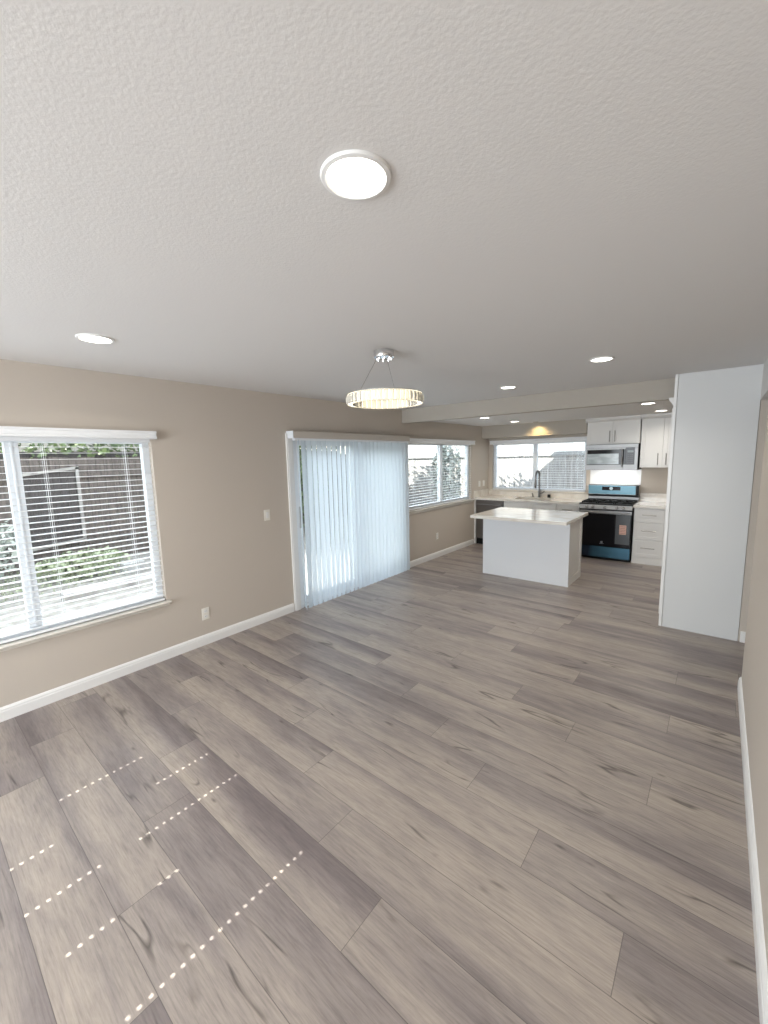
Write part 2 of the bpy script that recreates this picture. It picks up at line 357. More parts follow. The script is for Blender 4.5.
# windows --------------------------------------------------------
def window_x(name, r, xo, mull, frame_w=.055):   # in a wall running along Y, glass plane at xo
    y0, y1, z0, z1 = r
    t = thing(name, (xo, (y0 + y1) / 2, z0), kind='structure')
    m = B(xo - .03, xo + .03, y0, y0 + frame_w, z0, z1); m.box(xo - .03, xo + .03, y1 - frame_w, y1, z0, z1)
    m.box(xo - .03, xo + .03, y0 + frame_w, y1 - frame_w, z0, z0 + frame_w); m.box(xo - .03, xo + .03, y0 + frame_w, y1 - frame_w, z1 - frame_w, z1)
    m.build('window_frame', VINYL, t, bevel=.003)
    m = B(xo - .022, xo + .04, mull - .038, mull + .038, z0 + frame_w, z1 - frame_w); m.box(xo + .03, xo + .046, mull - .008, mull + .008, z0 + frame_w, z1 - frame_w)
    m.build('mullion', VINYL, t, bevel=.003)
    B(xo - .008, xo - .004, y0 + frame_w, mull - .038, z0 + frame_w, z1 - frame_w).build('pane', GLASS, t)
    B(xo + .002, xo + .006, mull + .038, y1 - frame_w, z0 + frame_w, z1 - frame_w).build('pane', GLASS, t)
    return t
w1 = window_x('window_1', W1, -.085, .555); w2 = window_x('window_2', W2, -.085, 6.14)
m = MB(); m.prof([(-.055, W1[2]), (.045, W1[2]), (.05, W1[2] - .008), (.045, W1[2] - .018), (.012, W1[2] - .02), (.010, W1[2] - .045), (0.0, W1[2] - .045), (0.0, W1[2] - .02), (-.055, W1[2] - .02)][::-1], 'Y', -1.16, 1.46); m.build('window_sill', SILL, w1)
m = MB(); m.prof([(-.055, W2[2]), (.04, W2[2]), (.045, W2[2] - .008), (.04, W2[2] - .02), (.014, W2[2] - .022), (.012, W2[2] - .06), (0.0, W2[2] - .06), (0.0, W2[2] - .02), (-.055, W2[2] - .02)][::-1], 'Y', 4.99, 7.215); m.build('window_sill', SILL, w2)
x0, x1, z0, z1 = W3; yo = YB + .08
w3 = thing('window_3', ((x0 + x1) / 2, yo, z0), kind='structure')
m = B(x0, x0 + .05, yo - .03, yo + .03, z0, z1); m.box(x1 - .05, x1, yo - .03, yo + .03, z0, z1); m.box(x0 + .05, x1 - .05, yo - .03, yo + .03, z0, z0 + .05); m.box(x0 + .05, x1 - .05, yo - .03, yo + .03, z1 - .05, z1)
m.build('window_frame', VINYL, w3, bevel=.003)
B(.90, .98, yo - .035, yo + .02, z0 + .05, z1 - .05).build('mullion', VINYL, w3, bevel=.003)
B(x0 + .05, .90, yo - .004, yo, z0 + .05, z1 - .05).build('pane', GLASS, w3); B(.98, x1 - .05, yo + .004, yo + .008, z0 + .05, z1 - .05).build('pane', GLASS, w3)
B(x0 - .03, x1 + .03, YB - .03, YB + .05, z0 - .018, z0).build('window_sill', SILL, w3, bevel=.003)
w4 = thing('fill_window', (1.9, YF - .06, .45), kind='structure')  # unseen window frame added around the fill lamp opening
m = B(.35, .41, YF - .09, YF - .03, .45, 2.25); m.box(3.39, 3.45, YF - .09, YF - .03, .45, 2.25); m.box(.41, 3.39, YF - .09, YF - .03, .45, .51); m.box(.41, 3.39, YF - .09, YF - .03, 2.19, 2.25); m.box(1.87, 1.93, YF - .09, YF - .03, .51, 2.19)
m.build('window_frame', VINYL, w4)

# sliding glass door
d1 = thing('door_1', (-.06, 3.9, 0), kind='structure')
m = B(-.12, .012, DR[0], DR[0] + .045, 0, DR[3]); m.box(-.12, .012, DR[1] - .045, DR[1], 0, DR[3]); m.box(-.12, .0, DR[0] + .045, DR[1] - .045, DR[3] - .045, DR[3]); m.box(-.12, 0, DR[0] + .045, DR[1] - .045, 0, .03)
m.build('door_frame', VINYL, d1, bevel=.003)
for (a, b, xc) in ((2.945, 3.96, -.045), (3.90, 4.885, -.085)):
    m = B(xc - .018, xc + .018, a, a + .065, .03, 1.965); m.box(xc - .018, xc + .018, b - .065, b, .03, 1.965); m.box(xc - .018, xc + .018, a + .065, b - .065, .03, .12); m.box(xc - .018, xc + .018, a + .065, b - .065, 1.90, 1.965)
    p = m.build('sliding_panel', VINYL, d1, bevel=.003)
    B(xc - .003, xc + .003, a + .065, b - .065, .12, 1.90).build('pane', GLASS, p)
m = B(-.027, -.005, 2.965, 2.99, .95, 1.2); m.build('door_handle', STEEL, d1, bevel=.004)
m = MB(); m.box(0, .018, 2.815, 2.90, 0, 2.03); m.box(.018, .023, 2.83, 2.885, 0, 2.03); struct('trim_3', m, TRIM)   # casing left of the sliding door

# ------------------------------------------------------------------ horizontal blinds
def slat_mb(axis, c, a0, a1, z, holes, wd=.05):
    # one slat, gently crowned, with small cord holes; c is the coordinate across
    m = MB(); th = .0028; cuts = []
    pts = [a0]
    for h in holes: pts += [h - .004, h + .004]
    pts.append(a1)
    hw = wd / 2
    def bx(p, q, u, v):
        if axis == 'Y': m.box(c + u, c + v, p, q, z - th / 2, z + th / 2)
        else: m.box(p, q, c + u, c + v, z - th / 2, z + th / 2)
    bx(a0, a1, -hw, -.006); bx(a0, a1, .006, hw)
    for i in range(0, len(pts), 2): bx(pts[i], pts[i + 1], -.006, .006)
    return m
def blind(name, axis, c, a0, a1, ztop, zbot, pitch, zref, label, val, cords, wand_at, cat='blind'):
    mid = (a0 + a1) / 2
    loc = (c, mid, zbot) if axis == 'Y' else (mid, c, zbot)
    t = thing(name, loc, label, cat)
    def bx(m, p, q, u, v, za, zb): return m.box(u, v, p, q, za, zb) if axis == 'Y' else m.box(p, q, u, v, za, zb)
    # valance
    va0, va1, vz0, vz1, s = val       # s: direction into the room along the cross axis, wall face coordinate
    face, dr = s
    prof = [(0, 0), (.052, 0), (.058, .006), (.058, .018), (.050, .024), (.050, .046), (.058, .052), (.060, vz1 - vz0), (0, vz1 - vz0)]
    pr = [(face + dr * p, vz0 + q) for p, q in prof]
    m = MB(); m.prof(pr, axis, va0, va1); m.build('valance', SLAT, t)
    bx(MB(), a0 + .004, a1 - .004, c - .022, c + .022, ztop - .045, ztop - .005).build('headrail', SLAT, t)
    zs = []; k0 = math.ceil((zbot + .035 - zref) / pitch - .5)
    z = zref + (k0 + .5) * pitch
    while z < ztop - .06: zs.append(z); z += pitch
    first = None
    for z in zs:
        if first is None:
            first = slat_mb(axis, c, a0 + .006, a1 - .006, z, cords).build('slat', SLAT, t); z_first = z
        else:
            o = first.copy(); COL.objects.link(o); o.location.z += z - z_first
    bx(MB(), a0 + .006, a1 - .006, c - .026, c + .026, zbot + .004, zbot + .022).build('bottom_rail', SLAT, t, bevel=.003)
    for q in cords:
        m = MB()
        for du in (-.0262, .0262):
            for dq in (-.006, .006): bx(m, q + dq - .0007, q + dq + .0007, c + du - .0007, c + du + .0007, zbot + .02, ztop - .045)
        bx(m, q - .0008, q + .0008, c - .0008, c + .0008, zbot + .02, ztop - .045)
        m.build('ladder_cord', CORD, t)
    if wand_at:
        wx = c + dr * .034
        p0 = (wx, wand_at, ztop - .05) if axis == 'Y' else (wand_at, wx, ztop - .05)
        MB().tube([p0, (p0[0], p0[1], ztop - .75)], .004, 8).build('tilt_wand', VINYL, t, smooth=True)
    return t
blind('window_blind', 'Y', -.030, W1[0] + .003, W1[1] - .003, W1[3], W1[2], .0445, .9128, 'wide white horizontal slat blind on the big garden window at the left edge', (-1.13, 1.462, 1.935, 2.0, (0.0, 1)), [-.95, -.40, .22, .72, 1.24], None)
blind('window_blind', 'Y', -.030, W2[0] + .003, W2[1] - .003, W2[3], W2[2], .0445, .94, 'white horizontal slat blind on the window between vertical blinds and kitchen corner', (5.0, 7.215, 1.95, 2.025, (0.0, 1)), [5.3, 5.8, 6.45, 6.95], None)
blind('window_blind', 'X', YB + .022, W3[0] + .003, W3[1] - .003, W3[3], W3[2], .0445, 1.1, 'white horizontal slat blind on the window above the kitchen sink', (.05, 1.88, 1.955, 2.03, (YB, -1)), [.3, .75, 1.2, 1.62], None)

# vertical vane blind on the sliding door
vb = thing('vertical_blind', (.10, 3.9, 0), 'tall vertical blind with glowing white vanes covering the sliding glass door', 'blind')
m = MB(); m.prof([(0.0, 1.975), (.115, 1.975), (.118, 1.98), (.118, 2.045), (.112, 2.05), (.0, 2.05)], 'Y', 2.835, 4.98); v = m.build('valance', mat('greige valance', (.56, .52, .47), .6), vb)
B(.0, .119, 2.83, 2.835, 1.972, 2.052).build('end_cap', VINYL, v)
B(.065, .105, 2.86, 4.95, 1.95, 1.975).build('track', VINYL, vb)
def vane(yc, ang, first=None):
    m = MB(); n = 6; wd = .089; zt, zb = 1.955, .012
    for i in range(n):
        for (p, q) in ((i / n, (i + 1) / n),):
            def pt(s_, z_):
                u = (s_ - .5) * wd; h = .013 * math.cos((s_ - .5) * PI)
                return (.085 + u * math.sin(ang) + h * math.cos(ang), yc + u * math.cos(ang) - h * math.sin(ang), z_)
            m.quad(pt(p, zb), pt(q, zb), pt(q, zt), pt(p, zt))
    return m
nv = 27
for i in range(nv):
    yc = 2.915 + i * (4.935 - 2.915) / (nv - 1)
    a = math.radians(-9 if i < 13 else 8) + random.uniform(-.09, .09)
    if i == 0: a = math.radians(-60)
    o = vane(yc, a).build('vane', VANE, vb, smooth=True)
m = MB(); m.tube([(.125, 2.86, 1.96), (.125, 2.862, 1.0), (.125, 2.86, .55)], .0025, 6); m.build('pull_chain', CORD, vb)

# ------------------------------------------------------------------ ceiling downlights
def downlight(loc, r, label, energy, warm=(1.0, .93, .82), group=None):
    x, y, z = loc
    t = thing('downlight', (x, y, z), label, 'ceiling light', group)
    MB().lathe((x, y, z), [(r * .80, -.004), (r * .86, -.009), (r * .97, -.007), (r, -.002), (r, -.0002)], 40).build('trim_ring', TRIM, t, smooth=True)
    MB().lathe((x, y, z), [(r * .80, -.006), (r * .80, -.002)], 40).build('diffuser', LED, t)
    d = bpy.data.lights.new('downlight_lamp', 'AREA'); d.shape = 'DISK'; d.size = r * 1.5; d.energy = energy * LAMP; d.color = warm; d.spread = math.radians(150)
    o = bpy.data.objects.new('downlight_lamp', d); COL.objects.link(o); o.parent = t; o.location = (0, 0, -.016)
    return t
G = 'recessed ceiling downlights'
downlight((2.952, .837, HZ), .090, 'largest round downlight, on the ceiling nearest the camera', 10, group=G)
downlight((.945, .83, HZ), .092, 'round downlight on the ceiling above the big left window', 10, group=G)
downlight((2.965, 3.53, HZ), .085, 'round downlight on the main ceiling nearest the tall white panel', 10, group=G)
downlight((1.944, 4.22, HZ), .085, 'round downlight on the main ceiling between ring chandelier and kitchen beam', 10, group=G)
downlight((.90, 5.85, KZ), .085, 'kitchen downlight beyond the beam, leftmost, near the left wall window', 9, group=G)
downlight((.93, 6.95, KZ), .085, 'small kitchen downlight just left of the warm glow on the soffit', 9, group=G)
downlight((3.00, 5.84, KZ), .085, 'kitchen downlight in front of the wall cabinets, left of the last one', 9, group=G)
downlight((3.02, 7.02, KZ), .085, 'farthest kitchen downlight, tucked between cabinet tops and the tall panel', 8, group=G)
# warm puck above the sink, close to the soffit face
t = thing('spotlight', (1.13, 7.41, KZ), 'small warm spotlight throwing a yellow glow on the soffit over the sink', 'ceiling light')
MB().lathe((1.13, 7.41, KZ), [(.034, -.006), (.036, -.012), (.045, -.010), (.047, -.0005)], 28).build('trim_ring', SOFF, t, smooth=True)
MB().lathe((1.13, 7.41, KZ), [(.030, -.004), (.030, -.0015)], 24).build('bulb', mat('warm bulb', (1, 1, 1), .5, emit=((1, .72, .32), 4)), t)
d = bpy.data.lights.new('spotlight_lamp', 'SPOT'); d.energy = 8; d.color = (1.0, .70, .30); d.spot_size = math.radians(115); d.spot_blend = .9; d.shadow_soft_size = .02
o = bpy.data.objects.new('spotlight_lamp', d); COL.objects.link(o); o.parent = t; o.location = (0, 0, -.02); o.rotation_euler = (math.radians(25), 0, 0)

# ------------------------------------------------------------------ ring chandelier
cx_, cy_, cz_ = 1.93, 2.19, 2.122
ch = thing('chandelier', (cx_, cy_, HZ), 'lit crystal ring chandelier hanging by thin wires from a chrome canopy', 'chandelier')
MB().lathe((cx_, cy_, HZ), [(.058, -.044), (.067, -.042), (.069, -.036), (.069, 0)], 36).build('canopy', CHROME, ch, smooth=True)
for k in range(8):
    a = 2 * PI * k / 8; MB().lathe((cx_ + .048 * math.cos(a), cy_ + .048 * math.sin(a), HZ), [(.004, -.060), (.006, -.056), (.006, -.043)], 8).build('canopy_stud', CHROME, ch, smooth=True)
R0 = .237
for a in (math.radians(-51 - 41), math.radians(-51 + 158)):
    MB().tube([(cx_ + .05 * math.cos(a), cy_ + .05 * math.sin(a), HZ - .033), (cx_ + R0 * math.cos(a), cy_ + R0 * math.sin(a), cz_ + .038)], .0014, 6).build('suspension_wire', NICKEL, ch)
m = MB(); seg = 64
def ring(m, r0, r1, z0, z1):
    b = len(m.v)
    for k in range(seg):
        a = 2 * PI * k / seg; c, s = math.cos(a), math.sin(a)
        m.v += [(cx_ + r0 * c, cy_ + r0 * s, z0), (cx_ + r1 * c, cy_ + r1 * s, z0), (cx_ + r1 * c, cy_ + r1 * s, z1), (cx_ + r0 * c, cy_ + r0 * s, z1)]
    for k in range(seg):
        l = (k + 1) % seg
        for i in range(4):
            j = (i + 1) % 4; m.f.append((b + 4 * k + i, b + 4 * k + j, b + 4 * l + j, b + 4 * l + i)); m.m.append(0)
ring(m, R0 - .018, R0 + .018, cz_ + .034, cz_ + .040); m.build('ring_frame', CHROME, ch)
m = MB(); ring(m, R0 - .012, R0 + .012, cz_ - .024, cz_ + .030); m.build('led_strip', LEDW, ch)
# faceted crystals on the outer and inner face of the ring
def crystal(r, a, wd, name):
    m = MB(); c, s = math.cos(a), math.sin(a); out = 1 if r > R0 else -1
    def P3(u, rr, z): return (cx_ + (r + rr * out) * c - u * s, cy_ + (r + rr * out) * s + u * c, cz_ + z)
    w_ = wd / 2; z0, z1 = -.029, .031; q = .006
    b = len(m.v)
    m.v += [P3(-w_, 0, z0), P3(w_, 0, z0), P3(w_, 0, z1), P3(-w_, 0, z1), P3(-w_ * .55, q, z0 + q), P3(w_ * .55, q, z0 + q), P3(w_ * .55, q, z1 - q), P3(-w_ * .55, q, z1 - q), P3(0, q, (z0 + z1) / 2)]
    for f in ((0, 3, 2, 1), (0, 1, 5, 4), (1, 2, 6, 5), (2, 3, 7, 6), (3, 0, 4, 7), (4, 5, 8), (5, 6, 8), (6, 7, 8), (7, 4, 8)): m.f.append(f); m.m.append(0)
    m.v[b + 8] = P3(0, q * 2.0, (z0 + z1) / 2)
    return m.build(name, CRY, ch)
for k in range(44): crystal(R0 + .016, 2 * PI * k / 44, .033, 'crystal')
for k in range(36): crystal(R0 - .016, 2 * PI * k / 36, .035, 'crystal')

# ------------------------------------------------------------------ switch and outlet plates
def outlet(loc, label, w=.072, h=.116, kindof='outlet', group=None, ax='X'):
    x, y, z = loc
    t = thing(kindof, loc, label, 'outlet' if kindof == 'wall_outlet' else 'light switch', group)
    B(x, x + .006, y - w / 2, y + w / 2, z - h / 2, z + h / 2).build('cover_plate', PLATE, t, bevel=.002)
    if kindof == 'wall_outlet':
        for dz in (-.026, .026): 
            m = B(x + .006, x + .008, y - .017, y + .017, z + dz - .014, z + dz + .014); s_ = m.build('socket', TRIM, t, bevel=.001)
            m = B(x + .008, x + .0084, y - .008, y - .006, z + dz - .004, z + dz + .006); m.box(x + .008, x + .0084, y + .006, y + .008, z + dz - .004, z + dz + .006); m.build('slots', BLACK, s_)
    else:
        B(x + .006, x + .010, y - .016, y + .016, z - .033, z + .033).build('rocker', TRIM, t, bevel=.002)
outlet((0, 2.52, 1.16), 'cream rocker light switch on the wall left of the vertical blinds', kindof='light_switch')
outlet((0, 1.772, .30), 'cream outlet low on the wall right of the big left window', kindof='wall_outlet')
outlet((0, 5.915, .375), 'outlet low on the wall under the middle window', kindof='wall_outlet')
outlet((0, 7.51, 1.18), 'left plate of the pair above the backsplash in the kitchen corner', w=.085, kindof='wall_outlet')
outlet((0, 7.70, 1.18), 'right plate of the pair above the backsplash in the kitchen corner', w=.085, kindof='light_switch')

# ------------------------------------------------------------------ kitchen cabinets
def shaker(x0, x1, z0, z1, y, name, parent, rail=.055, m_=None):
    # door or drawer front facing -Y, front face at y
    m = B(x0, x0 + rail, y, y + .02, z0, z1); m.box(x1 - rail, x1, y, y + .02, z0, z1)
    m.box(x0 + rail, x1 - rail, y, y + .02, z0, z0 + rail); m.box(x0 + rail, x1 - rail, y, y + .02, z1 - rail, z1)
    m.box(x0 + rail, x1 - rail, y + .009, y + .02, z0 + rail, z1 - rail)
    return m.build(name, m_ or CAB, parent)
def pull(p, q, y, parent, name='handle'):
    # bar pull between p=(x,z) and q=(x,z), standing off the face at y
    (xa, za), (xb, zb) = p, q; L = math.hypot(xb - xa, zb - za); ux, uz = (xb - xa) / L, (zb - za) / L
    m = MB().tube([(xa, y - .03, za), (xb, y - .03, zb)], .006, 10)
    for s_ in (.02, L - .02): m.tube([(xa + ux * s_, y - .03, za + uz * s_), (xa + ux * s_, y, za + uz * s_)], .0045, 8)
    return m.build(name, NICKEL, parent, smooth=True)
BF = 7.30; TK = .10; BT = .885
def base_box(x0, x1, y0=BF + .02):
    m = B(x0, x1, y0, YB - .01, TK, BT); m.box(x0, x1, y0 + .06, YB - .01, 0, TK); return m
# left end panel with dishwasher
m = B(0.002, .03, BF - .005, YB, 0, BT); o = m.build('end_panel', CAB, loc=(0.015, 7.6, 0)); tag(o, 'narrow white filler panel between left wall and dishwasher', 'cabinet panel')
t = thing('dishwasher', (.32, BF, 0), 'stainless dishwasher under the counter in the left kitchen corner', 'dishwasher')
B(.035, .60, BF + .03, YB - .01, .02, BT - .005).build('body', BLACK, t)
B(.038, .597, BF, BF + .03, .12, .79).build('door', DSTEEL, t, bevel=.003)
B(.038, .597, BF - .004, BF + .03, .795, .872).build('control_panel', DSTEEL, t, bevel=.003)
MB().tube([(.07, BF - .035, .80), (.565, BF - .035, .80)], .011, 12).tube([(.09, BF - .035, .80), (.09, BF, .80)], .008, 8).tube([(.545, BF - .035, .80), (.545, BF, .80)], .008, 8).build('handle', STEEL, t, smooth=True)
B(.04, .595, BF + .02, BF + .03, .0, .105).build('toe_kick', BLACK, t)
# sink cabinet
t = thing('sink_cabinet', (1.08, BF, 0), 'white base cabinet under the sink behind the island', 'cabinet')
m = B(.605, 1.555, BF + .02, YB - .01, TK, .655); m.box(.605, 1.555, BF + .02, BF + .04, .66, BT); m.box(.605, 1.555, BF + .08, YB - .01, 0, TK); m.build('body', CAB, t)
shaker(.61, 1.08, .12, .70, BF, 'door', t); dd = shaker(1.084, 1.55, .12, .70, BF, 'door', t)
shaker(.61, 1.08, .71, .87, BF, 'false_front', t, .035); shaker(1.084, 1.55, .71, .87, BF, 'false_front', t, .035)
t = thing('base_cabinet', (1.745, BF, 0), 'narrow white base cabinet between sink cabinet and range', 'cabinet')
base_box(1.56, 1.928).build('body', CAB, t); dd = shaker(1.565, 1.923, .12, .70, BF, 'door', t); dr_ = shaker(1.565, 1.923, .71, .87, BF, 'drawer', t, .035)
pull((1.66, .79), (1.83, .79), BF, dr_)
# drawer base right of the range
t = thing('drawer_cabinet', (2.92, BF, 0), 'white three-drawer base cabinet right of the range', 'cabinet')
base_box(2.722, 3.14, BF + .02).build('body', CAB, t)
for (za, zb) in ((.12, .38), (.39, .65), (.66, .87)):
    dr_ = shaker(2.735, 3.115, za, zb, BF, 'drawer', t, .045); zc = (za + zb) / 2 + .01
    pull((2.835, zc), (3.02, zc), BF, dr_)
B(2.722, 3.14, BF + .005, BF + .02, 0.0, .105).build('toe_kick', CAB, t)
t = thing('base_cabinet', (3.5, BF, 0), 'white corner base cabinet mostly hidden behind the tall panel', 'cabinet')
base_box(3.142, XR - .002).build('body', CAB, t); shaker(3.15, 3.55, .12, .87, BF, 'door', t)
# worktops
t = thing('countertop', (.96, 7.6, BT), 'pale quartz worktop with the sink under the kitchen window', 'countertop')
m = B(.002, .76, 7.262, YB, BT, .925); m.box(1.40, 1.932, 7.262, YB, BT, .925); m.box(.76, 1.40, 7.262, 7.39, BT, .925); m.box(.76, 1.40, 7.79, YB, BT, .925); m.build('slab', QUARTZ, t)
B(.002, 1.932, YB - .02, YB, .925, 1.015).build('backsplash', QUARTZ, t); B(.002, .022, 7.262, YB - .02, .925, 1.06).build('side_splash', QUARTZ, t)
t = thing('countertop', (3.3, 7.6, BT), 'pale quartz worktop on the drawer cabinet right of the range', 'countertop')
B(2.712, XR - .002, 7.262, YB, BT, .925).build('slab', QUARTZ, t); B(2.712, XR - .002, YB - .02, YB, .925, 1.06).build('backsplash', QUARTZ, t)
# sink bowl
t = MB(); t.box(.75, 1.41, 7.38, 7.80, .66, .675); t.box(.75, .762, 7.38, 7.80, .675, .884); t.box(1.398, 1.41, 7.38, 7.80, .675, .884); t.box(.762, 1.398, 7.38, 7.392, .675, .884); t.box(.762, 1.398, 7.788, 7.80, .675, .884)
tag(t.build('kitchen_sink', SINK, loc=(1.08, 7.6, .66)), 'undermount steel sink bowl sunk in the worktop below the window', 'sink')
# spring faucet
fx, fy, fz = 1.075, 7.845, .925
t = thing('faucet', (fx, fy, fz), 'tall spring pull-down faucet standing behind the sink', 'faucet')
MB().lathe((fx, fy, fz), [(.03, 0), (.03, .008), (.022, .014), (.019, .12), (.014, .13), (.013, .26)], 20).build('body', DSTEEL, t, smooth=True)
arc = [(fx, fy, fz + .25)] + [(fx, fy - .10 + .10 * math.cos(a), fz + .40 + .10 * math.sin(a)) for a in [PI * k / 14 for k in range(15)]] + [(fx, fy - .20, fz + .33)]
MB().tube(arc, .009, 10).build('spout', DSTEEL, t, smooth=True)
coil = []; 
for k in range(260):
    s_ = k / 259 * (len(arc) - 1); i = min(int(s_), len(arc) - 2); p = Vector(arc[i]).lerp(Vector(arc[i + 1]), s_ - i); tt = (Vector(arc[i + 1]) - Vector(arc[i])).normalized()
    n1 = Vector((1, 0, 0)); n2 = tt.cross(n1); a = k * .75; coil.append(p + n1 * math.cos(a) * .0165 + n2 * math.sin(a) * .0165)
MB().tube(coil, .0028, 5).build('spring', DSTEEL, t, smooth=True)
MB().lathe((fx, fy - .20, fz), [(.013, .19), (.021, .20), (.021, .26), (.015, .34)], 16).build('spray_head', DSTEEL, t, smooth=True)
MB().tube([(fx, fy, fz + .22), (fx, fy - .19, fz + .24)], .006, 8).build('dock_arm', DSTEEL, t, smooth=True)
MB().tube([(fx + .018, fy, fz + .07), (fx + .06, fy, fz + .08), (fx + .10, fy - .01, fz + .12)], .006, 8).build('lever', DSTEEL, t, smooth=True)
tag(MB().lathe((1.26, 7.84, .925), [(.028, 0), (.028, .055), (.024, .06)], 18).build('air_gap_cap', BLACK, loc=(1.26, 7.84, .925), smooth=True), 'short black cylinder on the worktop right of the faucet', 'fitting')
t = thing('soap_dispenser', (.955, 7.845, .925), 'small dark soap pump left of the faucet', 'soap dispenser')
MB().lathe((.955, 7.845, .925), [(.02, 0), (.02, .012), (.012, .02), (.008, .05)], 14).build('base', DSTEEL, t, smooth=True)
MB().tube([(.955, 7.845, .972), (.955, 7.845, .995), (.955, 7.78, .99)], .006, 8).build('nozzle', DSTEEL, t, smooth=True)

# wall cabinets
WF = 7.57
t = thing('wall_cabinet', (2.32, 7.75, 1.875), 'short white two-door wall cabinet above the microwave', 'cabinet')
B(1.938, 2.708, WF + .02, YB, 1.875, 2.255).build('body', CAB, t)
m = MB(); m.prof([(WF + .02, 2.24), (WF - .005, 2.24), (WF - .03, 2.275), (WF - .03, KZ - .001), (WF + .1, KZ - .001), (WF + .1, 2.24)], 'X', 1.915, 2.712); m.build('crown', CAB, t)
d_ = shaker(1.942, 2.32, 1.88, 2.24, WF, 'door', t); pull((2.285, 1.91), (2.285, 2.09), WF, d_)
d_ = shaker(2.324, 2.704, 1.88, 2.24, WF, 'door', t); pull((2.36, 1.91), (2.36, 2.09), WF, d_)
t = thing('wall_cabinet', (3.32, 7.75, 1.49), 'tall white two-door wall cabinet right of the microwave', 'cabinet')
B(2.722, XR - .002, WF + .02, YB, 1.49, 2.255).build('body', CAB, t)
m = MB(); m.prof([(WF + .02, 2.24), (WF - .005, 2.24), (WF - .03, 2.275), (WF - .03, KZ - .001), (WF + .1, KZ - .001), (WF + .1, 2.24)], 'X', 2.716, XR - .002); m.build('crown', CAB, t)
d_ = shaker(2.726, 3.015, 1.495, 2.24, WF, 'door', t); pull((2.96, 1.53), (2.96, 1.71), WF, d_)
d_ = shaker(3.019, 3.31, 1.495, 2.24, WF, 'door', t); pull((3.065, 1.53), (3.065, 1.71), WF, d_)
shaker(3.314, 3.60, 1.495, 2.24, WF, 'door', t)

# microwave
MF = 7.50
t = thing('microwave', (2.32, 7.7, 1.455), 'stainless over-the-range microwave with film on its glass door', 'microwave')
B(1.942, 2.704, MF + .03, YB, 1.455, 1.872).build('body', BLACK, t, bevel=.003)
B(1.944, 2.702, MF + .004, MF + .03, 1.81, 1.870).build('vent_grille', STEEL, t, bevel=.002)
m = B(1.944, 2.53, MF, MF + .03, 1.46, 1.54); m.box(1.944, 2.53, MF, MF + .03, 1.785, 1.808); m.box(1.944, 1.97, MF, MF + .03, 1.54, 1.785); dm = m.build('door', STEEL, t)
B(1.97, 2.53, MF + .004, MF + .03, 1.54, 1.785).build('door_glass', BLACKG, dm)
B(1.975, 2.44, MF + .001, MF + .004, 1.55, 1.72).build('protective_film', PFILM, dm)
MB().tube([(2.492, MF - .035, 1.50), (2.492, MF - .042, 1.64), (2.492, MF - .035, 1.79)], .012, 12).tube([(2.492, MF - .036, 1.52), (2.492, MF, 1.52)], .008, 8).tube([(2.492, MF - .036, 1.77), (2.492, MF, 1.77)], .008, 8).build('handle', STEEL, dm, smooth=True)
m = B(2.535, 2.66, MF, MF + .03, 1.54, 1.808); cp = m.build('control_panel', BLACKG, t)
B(2.56, 2.64, MF - .0015, MF, 1.735, 1.765).build('display', mat('clock display', (.25, .3, .32), .3), cp)
m = MB()
for i in range(3):
    for j in range(5): m.box(2.565 + i * .027, 2.58 + i * .027, MF - .001, MF, 1.57 + j * .03, 1.583 + j * .03)
m.build('buttons', mat('grey buttons', (.10, .10, .11), .5), cp)
B(2.66, 2.702, MF, MF + .03, 1.54, 1.808).box(2.53, 2.702, MF, MF + .03, 1.46, 1.54).build('side_trim', STEEL, t)
area('microwave_worklight', (2.32, 7.66, 1.45), (math.radians(12), 0, 0), .45, .1, 3, (1.0, .98, .95)).parent = None
tag(B(1.94, 2.712, YB - .008, YB, 1.19, 1.452).build('backsplash_panel', SPLASHW, loc=(2.32, YB, 1.19)), 'bright white panel on the wall between microwave and range', 'backsplash')

# range
RF = 7.235
t = thing('kitchen_range', (2.32, 7.55, 0), 'freestanding range with black oven door and blue film on its panels', 'stove')
m = B(1.942, 2.706, RF + .045, 7.885, .05, .905); m.box(1.95, 2.70, RF + .09, 7.87, 0.0, .05); m.build('body', BLACK, t)
B(1.940, 2.708, RF + .01, 7.83, .905, .922).build('cooktop', BLACK, t, bevel=.004)
m = MB()
for (ga, gb) in ((1.965, 2.195), (2.205, 2.44), (2.45, 2.685)):
    for y_ in (7.30, 7.78): m.box(ga, gb, y_, y_ + .012, .934, .95)
    for x_ in (ga, gb - .012): m.box(x_, x_ + .012, 7.312, 7.78, .934, .95)
    xm = (ga + gb) / 2; m.box(xm - .006, xm + .006, 7.312, 7.78, .936, .95); m.box(ga, gb, 7.535, 7.547, .936, .95)
    for x_ in (ga, gb - .012):
        for y_ in (7.30, 7.78): m.box(x_, x_ + .012, y_, y_ + .012, .922, .934)
m.build('burner_grate', IRON, t)
for (bx_, by_, br) in ((2.08, 7.42, .045), (2.08, 7.66, .035), (2.32, 7.54, .05), (2.57, 7.42, .04), (2.57, 7.66, .035)):
    MB().lathe((bx_, by_, .922), [(br, 0), (br, .006), (br * .8, .012)], 20).build('burner_cap', IRON, t, smooth=True)
m = MB(); m.prof([(RF + .045, .825), (RF + .005, .825), (RF - .012, .84), (RF + .005, .905), (RF + .045, .905)], 'X', 1.942, 2.706); cpn = m.build('control_panel', STEEL, t)
for kx in (2.06, 2.15, 2.325, 2.495, 2.585):
    k_ = MB().lathe((kx, RF - .004, .868), [(.023, 0), (.024, -.012), (.019, -.016), (.017, -.036)], 20, 'Y').build('knob', DSTEEL, t, smooth=True)
dm = B(1.945, 2.703, RF, RF + .04, .235, .815).build('oven_door', BLACKG, t, bevel=.004)
